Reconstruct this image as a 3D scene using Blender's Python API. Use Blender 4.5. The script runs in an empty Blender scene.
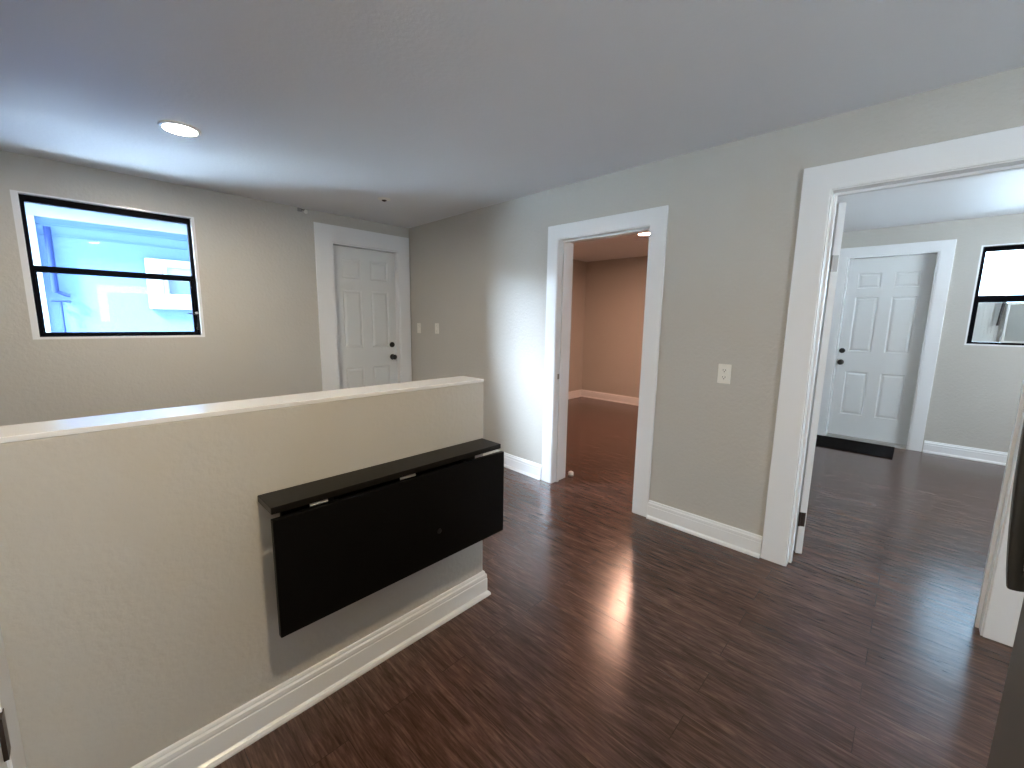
import bpy, math, random
from mathutils import Vector, Matrix
random.seed(7)
scn = bpy.context.scene
col = scn.collection
# ------------------------------------------------------------------ camera, light, exposure
YAW, PITCH, ROLL, FPX, CAMZ = math.radians(46.213), math.radians(-8.655), math.radians(0.885), 419.38, 1.4
cd = bpy.data.cameras.new('camera'); cam = bpy.data.objects.new('camera', cd); col.objects.link(cam)
cd.sensor_width = 36.0; cd.lens = FPX / 1024 * 36.0; cd.clip_start = 0.02; cd.clip_end = 200
f = Vector((math.sin(YAW) * math.cos(PITCH), math.cos(YAW) * math.cos(PITCH), math.sin(PITCH)))
r = Vector((math.cos(YAW), -math.sin(YAW), 0)); u = r.cross(f)
r2 = r * math.cos(ROLL) + u * math.sin(ROLL); u2 = u * math.cos(ROLL) - r * math.sin(ROLL)
m = Matrix((r2, u2, -f)).transposed().to_4x4(); m.translation = Vector((0, 0, CAMZ))
cam.matrix_world = m
scn.camera = cam
vs = scn.view_settings
scn.display_settings.display_device = 'sRGB'
vs.view_transform = 'Standard'; vs.look = 'None'; vs.gamma = 1.0; vs.use_curve_mapping = False
vs.exposure = 2.12

w = bpy.data.worlds.new('sky'); scn.world = w; w.use_nodes = True
bg = w.node_tree.nodes['Background']
bg.inputs['Color'].default_value = (0.52, 0.76, 1.0, 1); bg.inputs['Strength'].default_value = 3.5

sun = bpy.data.lights.new('added_sky_glow', 'SUN'); so = bpy.data.objects.new('added_sky_glow', sun); col.objects.link(so)  # extra wide soft sun, added as sky glow to brighten the right wall
so.location = (-6, 9, 6)
so.rotation_euler = Vector((2.48, -1.65, -1.0)).to_track_quat('-Z', 'Y').to_euler()
sun.energy = 11.0; sun.angle = math.radians(28); sun.color = (0.74, 0.84, 1.0)

sd = bpy.data.lights.new('alley_sun', 'SUN'); s2 = bpy.data.objects.new('alley_sun', sd); col.objects.link(s2)
s2.location = (-8, 6, 9); s2.rotation_euler = Vector((1, 0.35, -1.05)).to_track_quat('-Z', 'Y').to_euler()
sd.energy = 25.0; sd.angle = math.radians(10); sd.color = (0.68, 0.83, 1.0)
def unseen_fill(name, loc, aim, sx, sy, power, color):
    # added fill lamp, set in a made-up window opening behind the camera
    ld = bpy.data.lights.new(name, 'AREA'); ld.shape = 'RECTANGLE'; ld.size = sx; ld.size_y = sy; ld.energy = power; ld.color = color
    lo = bpy.data.objects.new(name, ld); col.objects.link(lo); lo.location = loc
    lo.rotation_euler = Vector(aim).to_track_quat('-Z', 'Z').to_euler()
unseen_fill('fill_kitchen', (0.85, -2.44, 1.6), (0.0, 1, 0.0), 0.9, 0.7, 6, (1.0, 0.93, 0.84))
unseen_fill('fill_far_room', (4.8, -2.44, 1.55), (0.0, 1, 0.0), 1.1, 0.8, 9, (1.0, 0.94, 0.86))
LAMP_KITCHEN, LAMP_ROOM, LAMP_BED = 136.0, 138.0, 270.0     # radiance of the ceiling discs

# ------------------------------------------------------------------ measured places (metres)
ZC = 2.445                      # ceiling of the near room
YW = 4.447                      # inner face of the window wall
XR = 2.768                      # near face of the right wall
YK = 2.26                       # the right wall bends slightly here
XFAR = 6.53                     # far walls
YP = 1.463                      # front face of the half wall
TH = 0.12

# ------------------------------------------------------------------ materials
MATS = {}
def mat(name, color, rough=0.5, spec=0.5, metal=0.0, bump=0.0, scale=40, var=0.0, emit=None, strength=0, coat=0.0, vscale=3.0, detail=3):
    mt = bpy.data.materials.new(name); mt.use_nodes = True
    nt = mt.node_tree; b = nt.nodes['Principled BSDF']
    b.inputs['Base Color'].default_value = (*color, 1); b.inputs['Roughness'].default_value = rough
    b.inputs['Specular IOR Level'].default_value = spec; b.inputs['Metallic'].default_value = metal
    b.inputs['Coat Weight'].default_value = coat
    tc = nt.nodes.new('ShaderNodeTexCoord')
    if var:
        n = nt.nodes.new('ShaderNodeTexNoise'); n.inputs['Scale'].default_value = vscale; n.inputs['Detail'].default_value = 4
        nt.links.new(tc.outputs['Object'], n.inputs['Vector'])
        mx = nt.nodes.new('ShaderNodeMix'); mx.data_type = 'RGBA'
        mx.inputs['A'].default_value = (*[c * (1 - var) for c in color], 1)
        mx.inputs['B'].default_value = (*[min(1, c * (1 + var)) for c in color], 1)
        nt.links.new(n.outputs['Fac'], mx.inputs['Factor']); nt.links.new(mx.outputs['Result'], b.inputs['Base Color'])
    if bump:
        n2 = nt.nodes.new('ShaderNodeTexNoise'); n2.inputs['Scale'].default_value = scale; n2.inputs['Detail'].default_value = detail
        bp = nt.nodes.new('ShaderNodeBump'); bp.inputs['Strength'].default_value = bump; bp.inputs['Distance'].default_value = 0.004
        nt.links.new(tc.outputs['Object'], n2.inputs['Vector']); nt.links.new(n2.outputs['Fac'], bp.inputs['Height'])
        nt.links.new(bp.outputs['Normal'], b.inputs['Normal'])
    if emit:
        b.inputs['Emission Color'].default_value = (*emit, 1); b.inputs['Emission Strength'].default_value = strength
    MATS[name] = mt
    return mt

WALL = mat('greige_wall_paint', (0.535, 0.515, 0.475), 0.42, 0.45, bump=0.6, scale=48, var=0.03)
CEIL = mat('ceiling_paint', (0.74, 0.75, 0.775), 0.6, 0.3, bump=0.3, scale=45, var=0.02)
TRIM = mat('white_semigloss_trim', (0.83, 0.84, 0.85), 0.2, 0.5, bump=0.04, scale=12, var=0.015)
DOORW = mat('white_door_paint', (0.74, 0.755, 0.755), 0.35, 0.5, bump=0.05, scale=20, var=0.015)
BLACK = mat('black_laminate', (0.002, 0.002, 0.002), 0.5, 0.15, bump=0.05, scale=90)
TABTOP = mat('black_brown_tabletop', (0.007, 0.006, 0.005), 0.36, 0.2, bump=0.05, scale=90)
FRAME = mat('black_window_frame', (0.002, 0.0025, 0.005), 0.5, 0.06)
KNOB = mat('matte_black_metal', (0.008, 0.008, 0.008), 0.3, 0.5)
STEEL = mat('brushed_steel', (0.75, 0.73, 0.68), 0.3, 0.5, metal=1.0)
BRONZE = mat('dark_bronze_hinge', (0.06, 0.045, 0.04), 0.4, 0.5, metal=0.7)
NICKEL = mat('painted_nickel_hinge', (0.30, 0.29, 0.28), 0.4, 0.5, metal=0.6)
PLATE = mat('white_switch_plastic', (0.82, 0.80, 0.74), 0.3, 0.5)
SLOT = mat('dark_slot', (0.05, 0.05, 0.055), 0.6, 0.3)
RUBBER = mat('black_mat_fibre', (0.006, 0.006, 0.007), 0.95, 0.1, bump=0.8, scale=300)
FRIDGE = mat('dark_stainless', (0.17, 0.168, 0.165), 0.42, 0.5, metal=0.6, bump=0.02, scale=60)
FSIDE = mat('fridge_side_paint', (0.08, 0.08, 0.08), 0.5, 0.4)
FHAND = mat('black_handle', (0.022, 0.024, 0.026), 0.25, 0.6)
SILL = mat('grey_aluminium_threshold', (0.45, 0.44, 0.42), 0.35, 0.5, metal=0.5)
ACW = mat('appliance_white', (0.62, 0.64, 0.62), 0.45, 0.4)
ACG = mat('appliance_grey', (0.36, 0.38, 0.36), 0.5, 0.4)
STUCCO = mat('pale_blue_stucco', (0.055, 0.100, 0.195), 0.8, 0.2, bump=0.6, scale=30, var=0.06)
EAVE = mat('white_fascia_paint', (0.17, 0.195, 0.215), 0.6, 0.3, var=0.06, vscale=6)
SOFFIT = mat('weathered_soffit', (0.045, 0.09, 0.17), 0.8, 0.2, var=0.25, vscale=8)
CONC = mat('pale_concrete', (0.72, 0.72, 0.70), 0.85, 0.2, bump=0.3, scale=20, var=0.06)
ROOF = mat('grey_roofing', (0.25, 0.25, 0.25), 0.9, 0.1, bump=0.4, scale=30)
BLUEPANE = mat('blue_reflecting_pane', (0.03, 0.06, 0.115), 0.3, 0.6)
PIPE = mat('blue_grey_pipe', (0.012, 0.022, 0.075), 0.7, 0.05)
def lampmat(name, c, s): return mat(name, (0.9, 0.9, 0.88), 0.5, 0.3, emit=c, strength=s)
L_K = lampmat('warm_led_kitchen', (1.0, 0.79, 0.50), LAMP_KITCHEN)
L_R = lampmat('warm_led_room', (1.0, 0.88, 0.70), LAMP_ROOM)
L_B = lampmat('amber_led_bedroom', (1.0, 0.55, 0.38), LAMP_BED)

def glass():
    mt = bpy.data.materials.new('window_glass'); mt.use_nodes = True
    nt = mt.node_tree; nt.nodes.clear()
    out = nt.nodes.new('ShaderNodeOutputMaterial'); mx = nt.nodes.new('ShaderNodeMixShader')
    tr = nt.nodes.new('ShaderNodeBsdfTransparent'); gl = nt.nodes.new('ShaderNodeBsdfGlossy'); fr = nt.nodes.new('ShaderNodeFresnel')
    tr.inputs['Color'].default_value = (0.95, 0.98, 0.99, 1); gl.inputs['Roughness'].default_value = 0.02; fr.inputs['IOR'].default_value = 1.2
    nt.links.new(fr.outputs[0], mx.inputs[0]); nt.links.new(tr.outputs[0], mx.inputs[1]); nt.links.new(gl.outputs[0], mx.inputs[2])
    nt.links.new(mx.outputs[0], out.inputs['Surface'])
    return mt
GLASS = glass()

def floor_mat():
    mt = bpy.data.materials.new('hand_scraped_laminate'); mt.use_nodes = True
    nt = mt.node_tree; N = nt.nodes; Lk = nt.links.new; b = N['Principled BSDF']
    tc = N.new('ShaderNodeTexCoord')
    mp = N.new('ShaderNodeMapping'); mp.inputs['Rotation'].default_value = (0, 0, math.radians(90))
    Lk(tc.outputs['Object'], mp.inputs['Vector'])
    br = N.new('ShaderNodeTexBrick'); br.offset = 0.37; br.inputs['Scale'].default_value = 1.0
    br.inputs['Brick Width'].default_value = 1.22; br.inputs['Row Height'].default_value = 0.127
    br.inputs['Mortar Size'].default_value = 0.0016; br.inputs['Mortar Smooth'].default_value = 0.3; br.inputs['Bias'].default_value = 0
    br.inputs['Color1'].default_value = (0, 0, 0, 1); br.inputs['Color2'].default_value = (1, 1, 1, 1); br.inputs['Mortar'].default_value = (0.4, 0.4, 0.4, 1)
    Lk(mp.outputs['Vector'], br.inputs['Vector'])
    # offset of the grain by plank
    off = N.new('ShaderNodeVectorMath'); off.operation = 'MULTIPLY_ADD'
    Lk(br.outputs['Color'], off.inputs[0]); off.inputs[1].default_value = (3.1, 7.3, 1.7); Lk(tc.outputs['Object'], off.inputs[2])
    def stretched(sx, sy, scale, detail, dist=0.0):
        m2 = N.new('ShaderNodeMapping'); m2.inputs['Scale'].default_value = (sx, sy, 1)
        Lk(off.outputs[0], m2.inputs['Vector'])
        n = N.new('ShaderNodeTexNoise'); n.inputs['Scale'].default_value = scale; n.inputs['Detail'].default_value = detail
        n.inputs['Roughness'].default_value = 0.62; n.inputs['Distortion'].default_value = dist
        Lk(m2.outputs['Vector'], n.inputs['Vector']); return n
    g1 = stretched(21, 2.0, 2.8, 8, 1.0)     # streaks
    g2 = stretched(46, 3.4, 3.4, 5, 0.3)      # fine grain
    g3 = stretched(3.0, 0.8, 2.0, 3, 0.2)     # broad tone
    rp = N.new('ShaderNodeValToRGB'); e = rp.color_ramp.elements
    e[0].position = 0.24; e[0].color = (0.030, 0.0155, 0.0125, 1)
    e[1].position = 0.76; e[1].color = (0.165, 0.103, 0.080, 1)
    x = rp.color_ramp.elements.new(0.50); x.color = (0.083, 0.047, 0.038, 1)
    Lk(g1.outputs['Fac'], rp.inputs['Fac'])
    rp2 = N.new('ShaderNodeValToRGB'); e = rp2.color_ramp.elements
    e[0].position = 0.32; e[0].color = (0.66, 0.64, 0.62, 1); e[1].position = 0.68; e[1].color = (1.32, 1.29, 1.26, 1)
    Lk(g2.outputs['Fac'], rp2.inputs['Fac'])
    mul = N.new('ShaderNodeMix'); mul.data_type = 'RGBA'; mul.blend_type = 'MULTIPLY'; mul.inputs['Factor'].default_value = 1
    Lk(rp.outputs['Color'], mul.inputs['A']); Lk(rp2.outputs['Color'], mul.inputs['B'])
    rp3 = N.new('ShaderNodeValToRGB'); e = rp3.color_ramp.elements
    e[0].position = 0.3; e[0].color = (0.78, 0.74, 0.72, 1); e[1].position = 0.7; e[1].color = (1.2, 1.2, 1.22, 1)
    Lk(g3.outputs['Fac'], rp3.inputs['Fac'])
    mul2 = N.new('ShaderNodeMix'); mul2.data_type = 'RGBA'; mul2.blend_type = 'MULTIPLY'; mul2.inputs['Factor'].default_value = 1
    Lk(mul.outputs['Result'], mul2.inputs['A']); Lk(rp3.outputs['Color'], mul2.inputs['B'])
    # joints
    jt = N.new('ShaderNodeMix'); jt.data_type = 'RGBA'; jt.inputs['B'].default_value = (0.012, 0.008, 0.007, 1)
    jm = N.new('ShaderNodeMath'); jm.operation = 'MULTIPLY'; jm.inputs[1].default_value = 0.55
    Lk(br.outputs['Fac'], jm.inputs[0]); Lk(jm.outputs[0], jt.inputs['Factor']); Lk(mul2.outputs['Result'], jt.inputs['A'])
    Lk(jt.outputs['Result'], b.inputs['Base Color'])
    b.inputs['Roughness'].default_value = 0.26; b.inputs['Specular IOR Level'].default_value = 0.5
    rr = N.new('ShaderNodeMapRange'); rr.inputs['To Min'].default_value = 0.13; rr.inputs['To Max'].default_value = 0.27
    Lk(g2.outputs['Fac'], rr.inputs['Value']); Lk(rr.outputs['Result'], b.inputs['Roughness'])
    ad = N.new('ShaderNodeMath'); ad.operation = 'MULTIPLY_ADD'; ad.inputs[1].default_value = -0.8
    hs = N.new('ShaderNodeMath'); hs.operation = 'ADD'; Lk(g1.outputs['Fac'], hs.inputs[0]); Lk(g2.outputs['Fac'], hs.inputs[1])
    Lk(br.outputs['Fac'], ad.inputs[0]); Lk(hs.outputs[0], ad.inputs[2])
    bp = N.new('ShaderNodeBump'); bp.inputs['Strength'].default_value = 0.3; bp.inputs['Distance'].default_value = 0.0014
    Lk(ad.outputs[0], bp.inputs['Height']); Lk(bp.outputs['Normal'], b.inputs['Normal'])
    return mt
FLOOR = floor_mat()

# ------------------------------------------------------------------ mesh helpers
class Frame:
    """local axes on a wall: a along the wall, b out of the wall into the room, z up"""
    def __init__(s, o, a, b): s.o = Vector(o); s.a = Vector(a).normalized(); s.b = Vector(b).normalized()
    def __call__(s, a, b, z): return s.o + s.a * a + s.b * b + Vector((0, 0, z))
WORLD = Frame((0, 0, 0), (1, 0, 0), (0, 1, 0))
class MB:
    def __init__(s, fr=WORLD): s.v = []; s.f = []; s.fr = fr
    def p(s, a, b, z): s.v.append(s.fr(a, b, z)); return len(s.v) - 1
    def quad(s, *pts): s.f.append([s.p(*q) for q in pts]); return s
    def box(s, a0, a1, b0, b1, z0, z1):
        i = [s.p(a, b, z) for z in (z0, z1) for b in (b0, b1) for a in (a0, a1)]
        for q in ((0, 2, 3, 1), (4, 5, 7, 6), (0, 1, 5, 4), (2, 6, 7, 3), (0, 4, 6, 2), (1, 3, 7, 5)): s.f.append([i[k] for k in q])
        return s
    def prism(s, prof, a0, a1, m0=0.0, m1=0.0):
        """profile of (b, z) swept along a; m0/m1 shift the ends with b for mitred returns"""
        A = [s.p(a0 + m0 * b, b, z) for b, z in prof]; B = [s.p(a1 + m1 * b, b, z) for b, z in prof]; n = len(prof)
        for k in range(n): s.f.append([A[k], A[(k + 1) % n], B[(k + 1) % n], B[k]])
        s.f.append(A[::-1]); s.f.append(B); return s
    def lathe(s, c, axis, prof, n=28):
        """prof: list of (distance along axis, radius); axis in world"""
        c = Vector(c); ax = Vector(axis).normalized()
        t = ax.orthogonal().normalized(); q = ax.cross(t); rings = []
        for d, rad in prof:
            ring = []
            for k in range(n):
                an = 2 * math.pi * k / n
                s.v.append(c + ax * d + (t * math.cos(an) + q * math.sin(an)) * max(rad, 1e-5)); ring.append(len(s.v) - 1)
            rings.append(ring)
        for A, B in zip(rings, rings[1:]):
            for k in range(n): s.f.append([A[k], A[(k + 1) % n], B[(k + 1) % n], B[k]])
        s.f.append(rings[0][::-1]); s.f.append(rings[-1]); return s
    def tube(s, pts, rad, n=12):
        pts = [Vector(p) for p in pts]; rings = []
        for i, p in enumerate(pts):
            d = (pts[min(i + 1, len(pts) - 1)] - pts[max(i - 1, 0)]).normalized()
            ref = Vector((0, 0, 1)) if abs(d.z) < 0.9 else Vector((1, 0, 0))
            t = d.cross(ref).normalized(); q = d.cross(t); ring = []
            for k in range(n):
                an = 2 * math.pi * k / n; s.v.append(p + (t * math.cos(an) + q * math.sin(an)) * rad); ring.append(len(s.v) - 1)
            rings.append(ring)
        for A, B in zip(rings, rings[1:]):
            for k in range(n): s.f.append([A[k], A[(k + 1) % n], B[(k + 1) % n], B[k]])
        s.f.append(rings[0][::-1]); s.f.append(rings[-1]); return s
    def grid(s, a0, a1, z0, z1, holes, b0, b1):
        """slab between b0 and b1 with rectangular holes (a0,a1,z0,z1); only outer faces and hole reveals are made"""
        A = sorted({a0, a1, *[h[0] for h in holes], *[h[1] for h in holes]}); A = [x for x in A if a0 <= x <= a1]
        Z = sorted({z0, z1, *[h[2] for h in holes], *[h[3] for h in holes]}); Z = [x for x in Z if z0 <= x <= z1]
        def solid(i, j):
            if i < 0 or j < 0 or i >= len(A) - 1 or j >= len(Z) - 1: return False
            ca, cz = (A[i] + A[i + 1]) / 2, (Z[j] + Z[j + 1]) / 2
            return not any(h[0] < ca < h[1] and h[2] < cz < h[3] for h in holes)
        idx = {}
        def P(i, j, b):
            k = (i, j, b)
            if k not in idx: idx[k] = s.p(A[i], b, Z[j])
            return idx[k]
        for i in range(len(A) - 1):
            for j in range(len(Z) - 1):
                if not solid(i, j): continue
                s.f.append([P(i, j, b1), P(i + 1, j, b1), P(i + 1, j + 1, b1), P(i, j + 1, b1)])
                s.f.append([P(i, j, b0), P(i, j + 1, b0), P(i + 1, j + 1, b0), P(i + 1, j, b0)])
                if not solid(i - 1, j): s.f.append([P(i, j, b0), P(i, j, b1), P(i, j + 1, b1), P(i, j + 1, b0)])
                if not solid(i + 1, j): s.f.append([P(i + 1, j, b0), P(i + 1, j + 1, b0), P(i + 1, j + 1, b1), P(i + 1, j, b1)])
                if not solid(i, j - 1): s.f.append([P(i, j, b0), P(i + 1, j, b0), P(i + 1, j, b1), P(i, j, b1)])
                if not solid(i, j + 1): s.f.append([P(i, j + 1, b0), P(i, j + 1, b1), P(i + 1, j + 1, b1), P(i + 1, j + 1, b0)])
        return s
    def build(s, name, material, parent=None, bevel=0.0, smooth=False, seg=2):
        me = bpy.data.meshes.new(name)
        off = parent_loc(parent)
        me.from_pydata([tuple(v - off) for v in s.v], [], s.f); me.validate()
        import bmesh
        bm = bmesh.new(); bm.from_mesh(me); bmesh.ops.recalc_face_normals(bm, faces=bm.faces); bm.to_mesh(me); bm.free()
        me.materials.append(material)
        o = bpy.data.objects.new(name, me); col.objects.link(o)
        if parent: o.parent = parent
        if bevel:
            md = o.modifiers.new('bevel', 'BEVEL'); md.width = bevel; md.segments = seg; md.limit_method = 'ANGLE'; md.angle_limit = math.radians(35)
        if smooth:
            for p in me.polygons: p.use_smooth = True
            if hasattr(me, 'set_sharp_from_angle'): me.set_sharp_from_angle(angle=math.radians(40))
        return o
def parent_loc(p):
    v = Vector((0, 0, 0))
    while p: v += Vector(p.location); p = p.parent
    return v
def tag(o, label=None, cat=None, group=None, kind=None):
    if label: o['label'] = label
    if cat: o['category'] = cat
    if group: o['group'] = group
    if kind: o['kind'] = kind
    return o
def thing(name, loc, label, cat, group=None, kind=None):
    o = bpy.data.objects.new(name, None); o.empty_display_size = 0.05; col.objects.link(o); o.location = loc
    return tag(o, label, cat, group, kind)
def struct(o, label, cat): return tag(o, label, cat, kind='structure')

# ------------------------------------------------------------------ floor and ceilings
struct(MB().box(-1.72, 6.77, -2.5, 4.59, -0.10, 0.0).build('floor', FLOOR), 'dark brown hand-scraped plank floor running through all three rooms', 'floor')
struct(MB().box(-1.60, XR + 0.09, -2.38, YW + 0.005, ZC, ZC + 0.10).build('ceiling', CEIL), 'pale grey textured ceiling over the near room with the half wall', 'ceiling')
struct(MB().box(XR + TH, XFAR, 1.12, YW + 0.005, 2.455, 2.555).build('ceiling_bedroom', CEIL), 'ceiling of the amber lit room behind the narrow doorway', 'ceiling')
struct(MB().box(XR + TH, XFAR + 0.0, -2.38, 1.02, 2.505, 2.605).build('ceiling_back_room', CEIL), 'ceiling of the room seen through the wide doorway at right', 'ceiling')

# ------------------------------------------------------------------ walls
F_WIN = Frame((0, YW, 0), (1, 0, 0), (0, -1, 0))              # window wall, a = x
ang = (2.852 - XR) / (YW - YK)
F_RA = Frame((XR, 0, 0), (0, 1, 0), (-1, 0, 0))               # right wall near part, a = y
dB = Vector((2.852 - XR, YW - YK, 0)).normalized()
F_RB = Frame((XR, YK, 0), dB, (-dB.y, dB.x, 0))               # right wall far part, a = distance past the bend
F_FAR = Frame((XFAR, 0, 0), (0, 1, 0), (-1, 0, 0))            # far walls, a = y
F_HALF = Frame((0, YP, 0), (1, 0, 0), (0, -1, 0))

WIN1 = (-0.20, 0.79, 1.215, 2.205)
D1 = (1.925, 2.70, 0.0, 2.17)
struct(MB(F_WIN).grid(-1.72, 2.852, 0, 2.62, [WIN1, D1], -0.14, 0.0).build('wall_back', WALL), 'greige window wall at the back left with the white back door', 'wall')
OP1 = (1.379, 2.155, 0.0, 2.045)
OP2 = (-0.37, 0.406, 0.0, 2.084)
struct(MB(F_RA).grid(-2.5, YK, 0, 2.62, [OP1, OP2], -TH, 0.0).build('wall_right', WALL), 'greige wall with the narrow doorway, the outlet and the wide doorway', 'wall')
struct(MB(F_RB).grid(0.0, 2.19, 0, 2.62, [], -TH + 0.002, 0.0).build('wall_right_corner', WALL), 'short greige wall stretch with two light switches beside the back door', 'wall')
D3 = (-0.066, 0.715, 0.0, 2.205)
WIN2 = (-1.36, -0.362, 1.213, 2.229)
struct(MB(F_FAR).grid(-2.5, 1.02, 0, 2.66, [D3, WIN2], -0.14, 0.0).build('wall_far', WALL), 'far greige wall with the white entry door and the window with the air conditioner', 'wall')
struct(MB(F_FAR).grid(1.12, YW, 0, 2.62, [], -0.14, 0.0).build('wall_far_bedroom', WALL), 'far wall of the amber lit room behind the narrow doorway', 'wall')
struct(MB().box(2.976, XFAR + 0.14, YW, YW + 0.14, 0, 2.62).build('wall_left_bedroom', WALL), 'side wall of the amber lit room behind the narrow doorway', 'wall')
struct(MB().box(XR + TH, XFAR + 0.14, 1.02, 1.12, 0, 2.66).build('wall_divider', WALL), 'partition between the two rooms beyond the right wall', 'wall')
F_BEH = Frame((0, -2.38, 0), (1, 0, 0), (0, 1, 0))
BW = [(0.35, 1.35, 1.2, 2.0), (4.2, 5.4, 1.1, 2.0)]  # made-up openings that house the fill lamps
struct(MB(F_BEH).grid(-1.72, XFAR + 0.14, 0, 2.66, BW, -0.12, 0.0).build('wall_behind', WALL), 'wall behind the camera closing the rooms', 'wall')
struct(MB().box(-1.72, -1.60, -2.38, YW, 0, 2.62).build('wall_outer_left', WALL), 'outer left wall of the near room', 'wall')
# partition directly left of the camera, meeting the half wall
struct(MB().box(-0.30, -0.20, -2.38, YP + 0.152, 0, ZC).build('wall_left', WALL), 'partition at the lower left edge where the half wall starts', 'wall')

# half wall
XE = 1.332
hw = thing('wall_half', (0, YP, 0), 'waist-high beige half wall with a white cap carrying the black folding table', 'half wall', kind='structure')
MB(F_HALF).box(-0.198, XE, -0.15, 0.0, 0.0, 1.107).build('half_wall_body', WALL, hw, bevel=0.004)
MB(F_HALF).box(-0.198, XE + 0.001, -0.151, 0.001, 1.107, 1.121).build('half_wall_cap', TRIM, hw, bevel=0.002)

# ------------------------------------------------------------------ baseboards
PROF = [(0, 0), (0.030, 0), (0.030, 0.008), (0.026, 0.017), (0.019, 0.022), (0.017, 0.024), (0.017, 0.092), (0.0145, 0.0945), (0.0145, 0.098),
        (0.0155, 0.101), (0.0145, 0.114), (0.009, 0.120), (0.009, 0.124), (0.006, 0.131), (0, 0.133)]
def base(name, fr, a0, a1, label, m0=0, m1=0, prof=PROF):
    return struct(MB(fr).prism(prof, a0, a1, m0, m1).build(name, TRIM), label, 'baseboard')
F_END = Frame((XE, YP, 0), (0, 1, 0), (1, 0, 0))
eb = MB(F_END).prism(PROF, 0.0, 0.15, -1, 1)
struct(eb.build('baseboard_half_end', TRIM), 'white baseboard return round the free end of the half wall', 'baseboard')
base('baseboard_half', F_HALF, -0.183, XE, 'tall moulded white baseboard along the foot of the half wall', 0, 1)
base('baseboard_right', F_RA, 0.536, 1.262, 'white baseboard between the narrow doorway and the wide doorway')
base('baseboard_corner', F_RB, 0.012, 2.165, 'white baseboard below the light switches running behind the half wall')
base('baseboard_back', F_WIN, -1.6, 1.755, 'white baseboard below the window behind the half wall')
base('baseboard_far', F_FAR, -2.38, -0.188, 'white baseboard below the window with the air conditioner')
base('baseboard_far_left', F_FAR, 0.84, 1.02, 'short white baseboard left of the entry door')
base('baseboard_bedroom', F_FAR, 1.12, YW, 'white baseboard on the far wall of the amber lit room')
F_BL = Frame((0, YW, 0), (1, 0, 0), (0, -1, 0))
base('baseboard_bedroom_side', F_BL, 2.99, XFAR - 0.03, 'white baseboard on the side wall of the amber lit room')

# ------------------------------------------------------------------ casings (trim)
def casing(n, fr, al, ar, zt, wl, wr, wt, label, jamb=None, stop=None, b=0.018, zb=0.0, jt=0.006, sill=False):
    """flat boards round an opening al..ar up to zt; jamb = depth of the lining behind the face"""
    t = thing('trim_%d' % n, fr(al, 0, 0), label, 'door casing', kind='structure')
    mb = MB(fr)
    pts = [(al - wl, zb), (al, zb), (al, zt), (ar, zt), (ar, zb), (ar + wr, zb), (ar + wr, zt + wt), (al - wl, zt + wt)]
    mb.grid(al - wl, ar + wr, zb, zt + wt, [(al, ar, zb - 1, zt)], 0.0, b)
    mb.build('casing', TRIM, t, bevel=0.004)
    if jamb:
        j = MB(fr)
        j.grid(al - 0.0005, ar + 0.0005, zb, zt + 0.0005, [(al + jt, ar - jt, zb - 1, zt - jt)], -jamb, 0.012)
        j.build('jamb', TRIM, t, bevel=0.002)
    if stop:
        s = MB(fr); s.grid(al + jt, ar - jt, zb, zt - jt, [(al + jt + 0.013, ar - jt - 0.013, zb - 1, zt - jt - 0.013)], stop[0], stop[1])
        if sill: s.box(al + jt + 0.013, ar - jt - 0.013, stop[0], stop[1], 0.0, 0.035)
        s.build('door_stop_moulding', TRIM, t, bevel=0.002)
    return t
casing(1, F_WIN, 1.925, 2.70, 2.165, 0.168, 0.138, 0.168, 'wide white casing around the closed back door at left', jamb=0.14, jt=0.016, stop=(-0.139, -0.0965), sill=True)
t2 = casing(2, F_RA, 1.379, 2.155, 2.045, 0.117, 0.105, 0.108, 'white casing around the narrow doorway to the amber lit room', jamb=0.19, stop=(-0.075, -0.045))
t3 = casing(3, F_RA, -0.37, 0.406, 2.084, 0.13, 0.128, 0.128, 'white casing around the wide doorway at the right', jamb=TH, stop=(-0.085, -0.05))
casing(4, F_FAR, -0.066, 0.715, 2.205, 0.112, 0.112, 0.106, 'white casing around the white entry door in the far room', jamb=0.14, jt=0.016, stop=(-0.139, -0.1165), sill=True)
# strike plate on the narrow doorway's jamb
MB(F_RA).box(2.1365, 2.1388, -0.035, -0.012, 0.915, 0.96).build('strike_plate', NICKEL, t2)
# casing and hinge at the lower left edge, on the partition beside the camera
t5 = thing('trim_5', (-0.20, 1.40, 0), 'white door casing at the lower left edge with a dark hinge', 'door casing', kind='structure')
MB().box(-0.1995, -0.184, 1.31, YP - 0.0005, 0, 2.10).build('casing', TRIM, t5, bevel=0.003)
MB().box(-0.1995, -0.190, 1.17, 1.309, 0, 2.10).build('jamb', TRIM, t5, bevel=0.002)
MB().box(-0.184, -0.1825, 1.311, 1.322, 0.462, 0.560).box(-0.190, -0.1825, 1.285, 1.311, 0.462, 0.560).build('hinge', BRONZE, t5)

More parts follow.
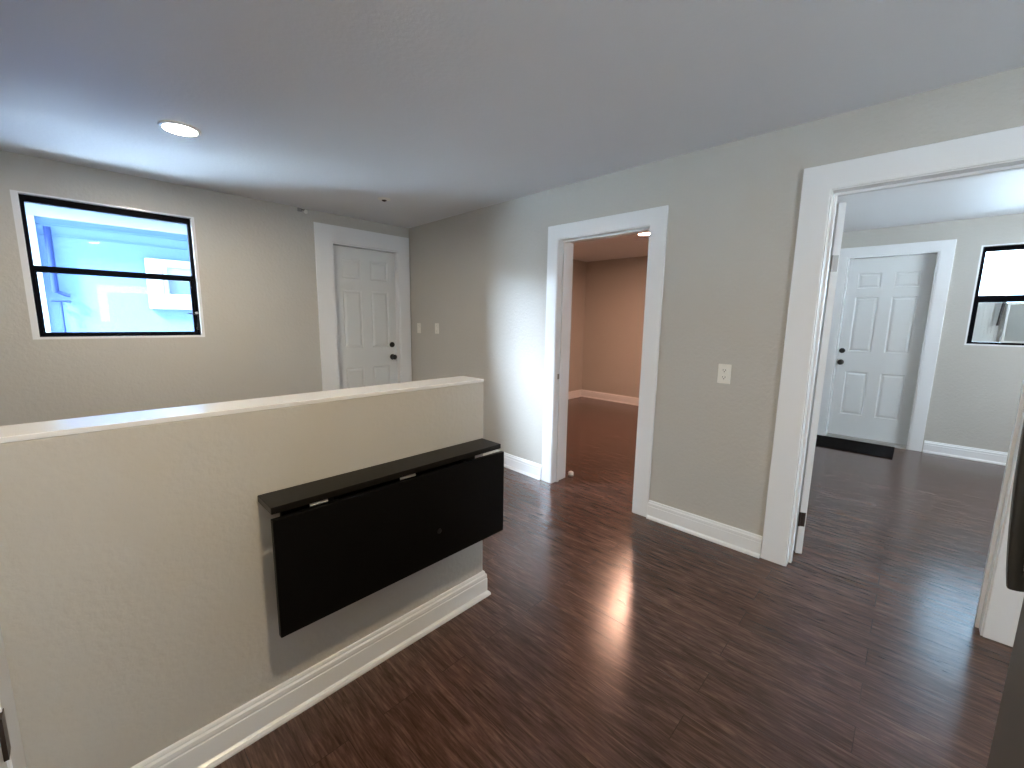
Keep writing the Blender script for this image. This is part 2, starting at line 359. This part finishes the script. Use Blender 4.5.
# ------------------------------------------------------------------ six panel doors
def six_panel(fr, name, parent, wd, h, b, thick, cols, rows, mt=None):
    """slab from a=0..wd, front face at b; cols [(a0,a1)..], rows [(z0,z1)..] of moulded panels"""
    mb = MB(fr); holes = [(c[0], c[1], rr[0], rr[1]) for c in cols for rr in rows]
    A = sorted({0, wd, *[x for c in cols for x in c]}); Z = sorted({0, h, *[x for q in rows for x in q]})
    idx = {}
    def P(a, z, bb_):
        k = (round(a, 5), round(z, 5), round(bb_, 5))
        if k not in idx: idx[k] = mb.p(a, bb_, z)
        return idx[k]
    for i in range(len(A) - 1):
        for j in range(len(Z) - 1):
            ca, cz = (A[i] + A[i + 1]) / 2, (Z[j] + Z[j + 1]) / 2
            if any(q[0] < ca < q[1] and q[2] < cz < q[3] for q in holes): continue
            mb.f.append([P(A[i], Z[j], b), P(A[i + 1], Z[j], b), P(A[i + 1], Z[j + 1], b), P(A[i], Z[j + 1], b)])
    for a0, a1, z0, z1 in holes:
        loops = [(0, 0), (0.010, -0.009), (0.018, -0.009), (0.036, -0.002)]
        prev = None
        for ins, dep in loops:
            ring = [P(a0 + ins, z0 + ins, b + dep), P(a1 - ins, z0 + ins, b + dep), P(a1 - ins, z1 - ins, b + dep), P(a0 + ins, z1 - ins, b + dep)]
            if prev:
                for k in range(4): mb.f.append([prev[k], prev[(k + 1) % 4], ring[(k + 1) % 4], ring[k]])
            prev = ring
        mb.f.append(prev)
    # edges and back
    c = [(0, 0), (wd, 0), (wd, h), (0, h)]
    Bk = [P(a, z, b - thick) for a, z in c]
    mb.f.append(Bk[::-1])
    bottom = [P(a, 0, b) for a in A]; top = [P(a, h, b) for a in A]; left = [P(0, z, b) for z in Z]; right = [P(wd, z, b) for z in Z]
    mb.f.append(bottom + [Bk[1], Bk[0]]); mb.f.append(top[::-1] + [Bk[3], Bk[2]])
    mb.f.append(left[::-1] + [Bk[0], Bk[3]]); mb.f.append(right + [Bk[2], Bk[1]])
    return mb.build(name, mt or DOORW, parent)
def knobs(fr, parent, a, b, zk, zd, back=False):
    n = fr.b
    MB().lathe(fr(a, b, zk), n, [(0, .033), (.006, .033), (.010, .028), (.012, .013), (.030, .011), (.036, .022), (.046, .030), (.058, .029), (.066, .018), (.068, 0)]).build('door_knob', KNOB, parent, smooth=True)
    d = MB().lathe(fr(a, b, zd), n, [(0, .032), (.008, .032), (.016, .026), (.018, 0)])
    d.build('deadbolt', KNOB, parent, smooth=True)

# door_1: back door, hinged left, recessed in its opening
W1 = 2.683 - 1.942
fr = Frame((1.942, YW + 0.055, 0), (1, 0, 0), (0, -1, 0))
d1 = thing('door_1', (1.942, YW + 0.055, 0), 'closed white six-panel back door behind the half wall', 'door', kind='structure')
fr2 = Frame((1.942, YW + 0.055, 0.012), (1, 0, 0), (0, -1, 0))
six_panel(fr2, 'door_slab', d1, W1, 2.133, 0, 0.04, [(0.108, 0.322), (0.432, 0.645)], [(0.27, 0.835), (1.055, 1.685), (1.805, 2.015)])
knobs(fr, d1, W1 - 0.062, 0.0, 0.945, 1.09)
# door_3: entry door in the far room
W3 = 0.698 + 0.049
fr = Frame((XFAR + 0.075, -0.049, 0), (0, 1, 0), (-1, 0, 0))
d3 = thing('door_3', (XFAR + 0.075, -0.049, 0), 'closed white six-panel entry door above the black mat', 'door', kind='structure')
fr2 = Frame((XFAR + 0.075, -0.049, 0.03), (0, 1, 0), (-1, 0, 0))
six_panel(fr2, 'door_slab', d3, W3, 2.155, 0, 0.04, [(0.100, 0.318), (0.432, 0.648)], [(0.275, 0.808), (1.055, 1.705), (1.81, 1.985)])
knobs(fr, d3, W3 - 0.040, 0.0, 0.946, 1.09)
# threshold
tr = thing('trim_6', (XFAR, 0.32, 0), 'grey metal threshold under the entry door', 'threshold', kind='structure')
MB(F_FAR).prism([(-0.10, 0), (0.03, 0), (0.028, 0.012), (0.0, 0.026), (-0.10, 0.028)], -0.048, 0.697).build('threshold_plate', SILL, tr)
# door_2: open door in the wide doorway, folded back into the far room
ph = math.radians(24)
du = Vector((math.cos(ph), math.sin(ph), 0)); dn = Vector((math.sin(ph), -math.cos(ph), 0))
P0 = Vector((2.957, 0.392, 0.008))
fr = Frame(P0 + dn * 0.034, du, dn)
d2 = thing('door_2', tuple(P0 - Vector((0, 0, 0.008))), 'open white door seen edge-on with hinges inside the wide doorway', 'door', kind='structure')
six_panel(fr, 'door_slab', d2, 0.55, 2.05, 0, 0.034, [(0.08, 0.24), (0.31, 0.47)], [(0.25, 0.80), (1.0, 1.6), (1.7, 1.9)], TRIM)
for zz, mt_ in ((0.178, BRONZE), (1.685, NICKEL)):
    fh = Frame(P0, -1 * du, dn)
    hb = MB(fh).box(0.0005, 0.0025, 0.004, 0.029, zz, zz + 0.088)
    hb.lathe(fh(0.004, 0.0, zz), (0, 0, 1), [(0, .0055), (.088, .0055)], 12)
    tag(hb.build('hinge', mt_, d2), 'dark bronze hinge leaf' if mt_ is BRONZE else 'painted-over grey hinge leaf')

# ------------------------------------------------------------------ window 1
w1 = thing('window_1', (0.295, YW, 1.215), 'black-framed window with one horizontal bar high on the back left wall', 'window', kind='structure')
MB(F_WIN).grid(-0.20, 0.79, 1.215, 2.205, [(-0.166, 0.768, 1.231, 2.194)], -0.055, 0.0005).build('window_reveal', TRIM, w1)
fb = MB(F_WIN).grid(-0.175, 0.775, 1.222, 2.199, [(-0.146, 0.745, 1.252, 1.692), (-0.146, 0.745, 1.727, 2.150)], -0.085, -0.045)
fb.build('window_frame', FRAME, w1, bevel=0.003)
MB(F_WIN).grid(-0.1455, 0.7445, 1.2525, 1.6915, [(-0.136, 0.728, 1.262, 1.683)], -0.078, -0.052).build('awning_sash', FRAME, w1, bevel=0.002)
MB(F_WIN).box(-0.14, 0.74, -0.069, -0.066, 1.256, 1.688).build('window_pane', GLASS, w1)
MB(F_WIN).box(-0.1455, 0.7445, -0.069, -0.066, 1.7275, 2.1495).build('window_pane', GLASS, w1)
lv = MB().tube([F_WIN(0.752, -0.044, 1.275), F_WIN(0.757, -0.036, 1.33), F_WIN(0.760, -0.034, 1.385), F_WIN(0.752, -0.034, 1.405), F_WIN(0.72, -0.034, 1.41), F_WIN(0.69, -0.034, 1.418)], 0.005, 10)
lv.lathe(F_WIN(0.755, -0.044, 1.29), F_WIN.b, [(0, .013), (.012, .012), (.014, 0)], 14)
lv.build('window_operator', KNOB, w1, smooth=True)
MB().lathe(F_WIN(0.754, -0.045, 1.42), F_WIN.b, [(0, .011), (.01, .011), (.014, .006)], 14).build('latch', STEEL, w1, smooth=True)

# ------------------------------------------------------------------ window 2
w2 = thing('window_2', (XFAR, -0.86, 1.213), 'black-framed window with an air conditioner at the right edge', 'window', kind='structure')
MB(F_FAR).grid(-1.36, -0.362, 1.213, 2.229, [(-1.345, -0.376, 1.228, 2.216)], -0.055, 0.0005).build('window_reveal', TRIM, w2)
MB(F_FAR).grid(-1.35, -0.371, 1.222, 2.221, [(-1.30, -0.415, 1.248, 1.657), (-1.30, -0.405, 1.727, 2.168)], -0.085, -0.045).build('window_frame', FRAME, w2, bevel=0.003)
MB(F_FAR).box(-1.30, -0.405, -0.069, -0.066, 1.7275, 2.1675).build('window_pane', GLASS, w2)
MB().tube([F_FAR(-0.590, -0.046, 1.66), F_FAR(-0.587, -0.03, 1.64), F_FAR(-0.584, -0.025, 1.60), F_FAR(-0.577, -0.025, 1.50), F_FAR(-0.572, -0.026, 1.42)], 0.0115, 10).build('window_operator', KNOB, w2, smooth=True)

for n_, (a0, a1, z0, z1) in enumerate(BW):  # unseen windows, added around the fill lamps
    wt = thing('window_%d' % (n_ + 3), F_BEH(a0, 0, z0), ('added unseen kitchen window behind the camera, holding a fill lamp', 'added unseen window behind the camera in the far room, holding a fill lamp')[n_], 'window', kind='structure')
    am = (a0 + a1) / 2
    MB(F_BEH).grid(a0, a1, z0, z1, [(a0 + .04, am - .02, z0 + .04, z1 - .04), (am + .02, a1 - .04, z0 + .04, z1 - .04)], -0.11, -0.075).build('window_frame', FRAME, wt, bevel=0.003)
    MB(F_BEH).box(a0 + .039, a1 - .039, -0.095, -0.092, z0 + .039, z1 - .039).build('window_pane', GLASS, wt)

# window air conditioner in the lower opening of window 2
ac = thing('window_air_conditioner', (XFAR + 0.06, -0.86, 1.25), 'white window air conditioner filling the lower half of the far window', 'air conditioner')
sp = MB(F_FAR)
for k in range(8):
    a = -0.4155 - k * 0.0245
    sp.box(a - 0.020, a, -0.070, -0.060, 1.249, 1.656); sp.box(a - 0.0245, a - 0.020, -0.070, -0.064, 1.249, 1.656)
sp.build('accordion_panel', ACW, ac)
MB(F_FAR).grid(-1.21, -0.612, 1.249, 1.650, [(-1.19, -0.634, 1.268, 1.628)], -0.40, -0.020).build('body', ACW, ac, bevel=0.006)
gr = MB(F_FAR)
gr.box(-1.19, -0.634, -0.39, -0.045, 1.268, 1.628)
gr.build('front_panel', ACG, ac)
g2 = MB(F_FAR)
for k in range(13): g2.box(-1.185, -0.640, -0.0445, -0.034, 1.30 + k * 0.018, 1.310 + k * 0.018)
g2.build('louvre_grille', ACG, ac)
MB(F_FAR).box(-1.2995, -1.2115, -0.070, -0.060, 1.249, 1.656).build('accordion_panel', ACW, ac)

# ------------------------------------------------------------------ drop-leaf table
tb = thing('wall_folding_table', (0.84, YP, 0.41), 'black wall-mounted drop-leaf table folded down against the half wall', 'folding table')
XA, XB = 0.357, 1.321
MB(F_HALF).box(XA, XB, 0.0005, 0.132, 0.812, 0.834).build('fixed_top', TABTOP, tb, bevel=0.002)
MB(F_HALF).box(XA - 0.002, XB + 0.006, 0.128, 0.148, 0.412, 0.800).build('drop_leaf', BLACK, tb, bevel=0.002)
MB(F_HALF).box(XA + 0.06, XB - 0.06, 0.0005, 0.020, 0.735, 0.8115).build('wall_rail', BLACK, tb, bevel=0.002)
for a in (0.56, 1.12):
    br_ = MB(F_HALF).prism([(0.020, 0.8115), (0.115, 0.8115), (0.115, 0.795), (0.035, 0.735), (0.020, 0.735)], a - 0.009, a + 0.009)
    br_.build('support_bracket', BLACK, tb)
for a0, a1 in ((0.468, 0.524), (0.792, 0.858)):
    MB(F_HALF).box(a0, a1, 0.1325, 0.1345, 0.803, 0.813).lathe(F_HALF(a0, 0.1345, 0.807), (1, 0, 0), [(0, .0028), (a1 - a0, .0028)], 12).build('hinge', STEEL, tb)
MB(F_HALF).lathe(F_HALF(0.957, 0.148, 0.545), F_HALF.b, [(0, .010), (.002, .010), (.003, .007)], 16).build('leg_socket', KNOB, tb)

# ------------------------------------------------------------------ refrigerator at the right edge
fx0, fx1, fy1, fy0 = 0.46, 1.20, -0.2, -0.93
fg = thing('refrigerator', (0.83, -0.55, 0), 'dark stainless refrigerator with a curved black handle at the right edge', 'refrigerator')
MB().box(fx0, fx1, fy0, fy1 - 0.065, 0.03, 1.74).build('cabinet_body', FSIDE, fg, bevel=0.006)
MB().box(fx0, fx1, fy1 - 0.060, fy1, 0.47, 1.73).build('upper_door', FRIDGE, fg, bevel=0.008, seg=3)
MB().box(fx0, fx1, fy1 - 0.060, fy1, 0.07, 0.46).build('freezer_drawer', FRIDGE, fg, bevel=0.008, seg=3)
def bar(pts, w_, t_, name, parent):
    mb = MB(); rings = []
    for i, p in enumerate(pts):
        p = Vector(p); d = (Vector(pts[min(i + 1, len(pts) - 1)]) - Vector(pts[max(i - 1, 0)])).normalized()
        s_ = Vector((1, 0, 0)); n_ = s_.cross(d).normalized(); ring = []
        for k in range(16):
            an = 2 * math.pi * k / 16; ca, sa = math.cos(an), math.sin(an)
            ca = math.copysign(abs(ca) ** 0.6, ca); sa = math.copysign(abs(sa) ** 0.6, sa)
            mb.v.append(p + s_ * ca * w_ + n_ * sa * t_); ring.append(len(mb.v) - 1)
        rings.append(ring)
    for A, B in zip(rings, rings[1:]):
        for k in range(16): mb.f.append([A[k], A[(k + 1) % 16], B[(k + 1) % 16], B[k]])
    mb.f.append(rings[0][::-1]); mb.f.append(rings[-1])
    return mb.build(name, FHAND, parent, smooth=True)
hx = 1.120
pts = []
for k in range(25):
    t = k / 24; z = 0.942 + t * 0.64
    pts.append((hx, fy1 + 0.024 + 0.018 * math.sin(math.pi * t) ** 0.8, z))
hd = bar(pts, 0.013, 0.010, 'door_handle', fg)
for z in (0.958, 1.566): MB().box(hx - 0.0115, hx + 0.0115, fy1 - 0.0005, fy1 + 0.024, z - 0.016, z + 0.016).build('handle_mount', FHAND, hd, bevel=0.003)
for x in (fx0 + .06, fx1 - .06):
    for y in (fy0 + .06, fy1 - .12): MB().lathe((x, y, 0.0), (0, 0, 1), [(0, .02), (.03, .018)], 14).build('levelling_foot', SLOT, fg)

# ------------------------------------------------------------------ small things
mtt = tag(MB().box(5.90, 6.49, 0.045, 0.80, 0.0, 0.010).build('door_mat', RUBBER, bevel=0.003), 'black doormat on the floor in front of the white entry door', 'door mat')
ds = thing('door_stop', (3.035, 2.145, 0), 'small white domed stopper on the floor inside the narrow doorway', 'door stop')
MB().lathe((3.035, 2.145, 0), (0, 0, 1), [(0, .026), (.010, .026), (.012, .021)], 24).build('base', NICKEL, ds, smooth=True)
MB().lathe((3.035, 2.145, 0.012), (0, 0, 1), [(0, .024), (.014, .025), (.024, .021), (.030, .012), (.032, 0)], 24).build('rubber_dome', PLATE, ds, smooth=True)
def switch(fr, a, z, label):
    t = thing('light_switch', fr(a, 0, z), label, 'light switch', group='light switches by the back door')
    MB(fr).box(a - 0.036, a + 0.036, 0.0003, 0.006, z - 0.058, z + 0.058).build('cover_plate', PLATE, t, bevel=0.0025)
    tg = MB(fr).prism([(0.006, z - 0.011), (0.010, z - 0.010), (0.019, z + 0.010), (0.017, z + 0.015), (0.006, z + 0.012)], a - 0.005, a + 0.005)
    tg.build('toggle', PLATE, t)
    for q in (-0.030, 0.030): MB().lathe(fr(a, 0.006, z + q), fr.b, [(0, .0035), (.001, .003)], 10).build('screw', NICKEL, t)
switch(F_RB, 4.262 - YK, 1.290, 'light switch nearest the back door, close to its casing')
switch(F_RB, 3.888 - YK, 1.295, 'light switch farther from the back door, right-hand one of two')
ot = thing('wall_outlet', (XR, 0.835, 1.092), 'white double power outlet between the two open doorways', 'outlet')
MB(F_RA).box(0.797, 0.873, 0.0003, 0.006, 1.032, 1.152).build('cover_plate', PLATE, ot, bevel=0.0025)
for zc in (1.070, 1.114):
    s_ = MB().lathe(F_RA(0.835, 0.006, zc), F_RA.b, [(0, .0165), (.002, .016)], 24).build('socket', PLATE, ot)
    q = MB(F_RA).box(0.8265, 0.829, 0.008, 0.0086, zc - 0.002, zc + 0.008).box(0.841, 0.8435, 0.008, 0.0086, zc - 0.001, zc + 0.007)
    q.lathe(F_RA(0.835, 0.008, zc - 0.008), F_RA.b, [(0, .003), (.0006, .003)], 12)
    q.build('socket_slots', SLOT, s_)
def downlight(x, y, z, rad, m_, label, group=None):
    t = thing('ceiling_light', (x, y, z), label, 'ceiling light', group)
    prof = [(0.0005, rad), (0.004, rad), (0.011, rad * 0.97), (0.012, rad * 0.80), (0.006, rad * 0.79), (0.0005, rad * 0.79)]
    mb = MB(); n = 48; rings = []
    for d, rr_ in prof:
        ring = []
        for k in range(n):
            an = 2 * math.pi * k / n; mb.v.append(Vector((x + rr_ * math.cos(an), y + rr_ * math.sin(an), z - d))); ring.append(len(mb.v) - 1)
        rings.append(ring)
    for A, B in zip(rings, rings[1:] + rings[:1]):
        for k in range(n): mb.f.append([A[k], A[(k + 1) % n], B[(k + 1) % n], B[k]])
    mb.build('trim_ring', PLATE, t, smooth=True)
    MB().lathe((x, y, z - 0.0005), (0, 0, -1), [(0, rad * 0.785), (.0065, rad * 0.785)], n).build('diffuser', m_, t)
    return t
downlight(0.532, 3.14, ZC, 0.098, L_R, 'round lit recessed ceiling light near the black-framed window')
downlight(0.35, 0.12, ZC, 0.085, L_K, 'round ceiling light above the camera shining on the half wall')
downlight(4.87, 2.50, 2.455, 0.09, L_B, 'round amber ceiling light seen through the narrow doorway')
sk = thing('ceiling_sprinkler', (2.028, 3.55, ZC), 'small round white ceiling fitting with a dark centre near the back door', 'sprinkler')
MB().lathe((2.028, 3.55, ZC - 0.0005), (0, 0, -1), [(0, .056), (.003, .055), (.010, .034), (.011, 0)], 32).build('cover_ring', PLATE, sk, smooth=True)
MB().lathe((2.028, 3.55, ZC - 0.0115), (0, 0, -1), [(0, .022), (.005, .020), (.007, .012), (.010, .010), (.011, 0)], 24).build('sprinkler_head', BRONZE, sk, smooth=True)
sn = thing('motion_sensor', (1.672, YW, 2.418), 'tiny sensor with a short arm on the wall just under the ceiling', 'sensor')
MB(F_WIN).box(1.612, 1.650, 0.0003, 0.018, 2.405, 2.438).build('wall_mount', NICKEL, sn, bevel=0.003)
MB().tube([F_WIN(1.645, 0.012, 2.424), F_WIN(1.66, 0.03, 2.422), F_WIN(1.672, 0.034, 2.420)], 0.005, 10).build('arm', BRONZE, sn)
MB().lathe(F_WIN(1.676, 0.022, 2.412), (0.2, -1, -0.25), [(0, .010), (.004, .017), (.022, .017), (.030, .010), (.032, 0)], 18).build('sensor_head', PLATE, sn, smooth=True)

# ------------------------------------------------------------------ outside
struct(MB().box(-30, 40, YW + 0.14, 40, -0.45, -0.35).build('ground', CONC), 'pale concrete yard outside the back left window', 'ground')
struct(MB().box(XFAR + 0.14, 40, -30, YW + 0.139, -0.45, -0.35).build('ground_side', CONC), 'pale ground outside the far window', 'ground')
struct(MB().box(-30, 40, -30, -2.52, -0.45, -0.35).build('ground_rear', CONC), 'pale ground behind the house', 'ground')
FN = Frame((0, 6.8, 0), (1, 0, 0), (0, -1, 0))
nb = thing('neighbor_building', (1.0, 6.8, -0.35), 'pale blue house wall outside the black-framed back window', 'building')
MB(FN).box(-0.9, 7.0, -4.0, 0.0, -0.35, 2.55).build('wall', STUCCO, nb)
MB(FN).box(-1.1, 7.2, -4.0, 0.18, 2.62, 2.70).build('roof_slab', ROOF, nb)
MB(FN).box(-1.1, 7.2, 0.18, 0.205, 2.50, 2.70).build('fascia', EAVE, nb)
MB(FN).box(-1.1, 7.2, 0.031, 0.178, 2.575, 2.615).build('soffit', SOFFIT, nb)
MB(FN).box(-0.9, 7.0, 0.0005, 0.03, 2.40, 2.55).build('frieze_board', EAVE, nb)
MB(FN).box(-0.9, 7.0, 0.0005, 0.018, 2.33, 2.345).box(-0.9, 7.0, 0.0005, 0.012, 2.22, 2.23).build('siding_lines', SOFFIT, nb)
nw = MB(FN).grid(0.675, 1.62, 1.467, 2.07, [(0.88, 1.50, 1.655, 1.975)], 0.0005, 0.06).build('window_frame', EAVE, nb, bevel=0.02)
MB(FN).box(0.881, 1.499, 0.001, 0.012, 1.656, 1.974).build('window_pane', EAVE, nw)
MB(FN).box(0.883, 1.497, 0.0125, 0.018, 1.658, 1.82).build('lower_pane', BLUEPANE, nw)
MB(FN).box(0.822, 0.83, 0.0605, 0.066, 1.62, 1.95).build('slot', SLOT, nw)
MB().tube([FN(-0.085, 0.05, 2.30), FN(-0.088, 0.05, 1.62)], 0.028, 12).tube([FN(-0.088, 0.05, 1.64), FN(-0.02, 0.05, 1.60), FN(0.02, 0.05, 1.59)], 0.018, 10).tube([FN(-0.06, 0.05, 1.52), FN(-0.06, 0.05, 0.6)], 0.010, 10).tube([FN(-0.13, 0.05, 1.53), FN(0.02, 0.05, 1.53)], 0.012, 10).build('downpipe', PIPE, nb, smooth=True)
# corner post next to the pipe
MB(FN).box(-0.9, -0.165, 0.0005, 0.05, -0.35, 2.40).build('corner_board', EAVE, nb)
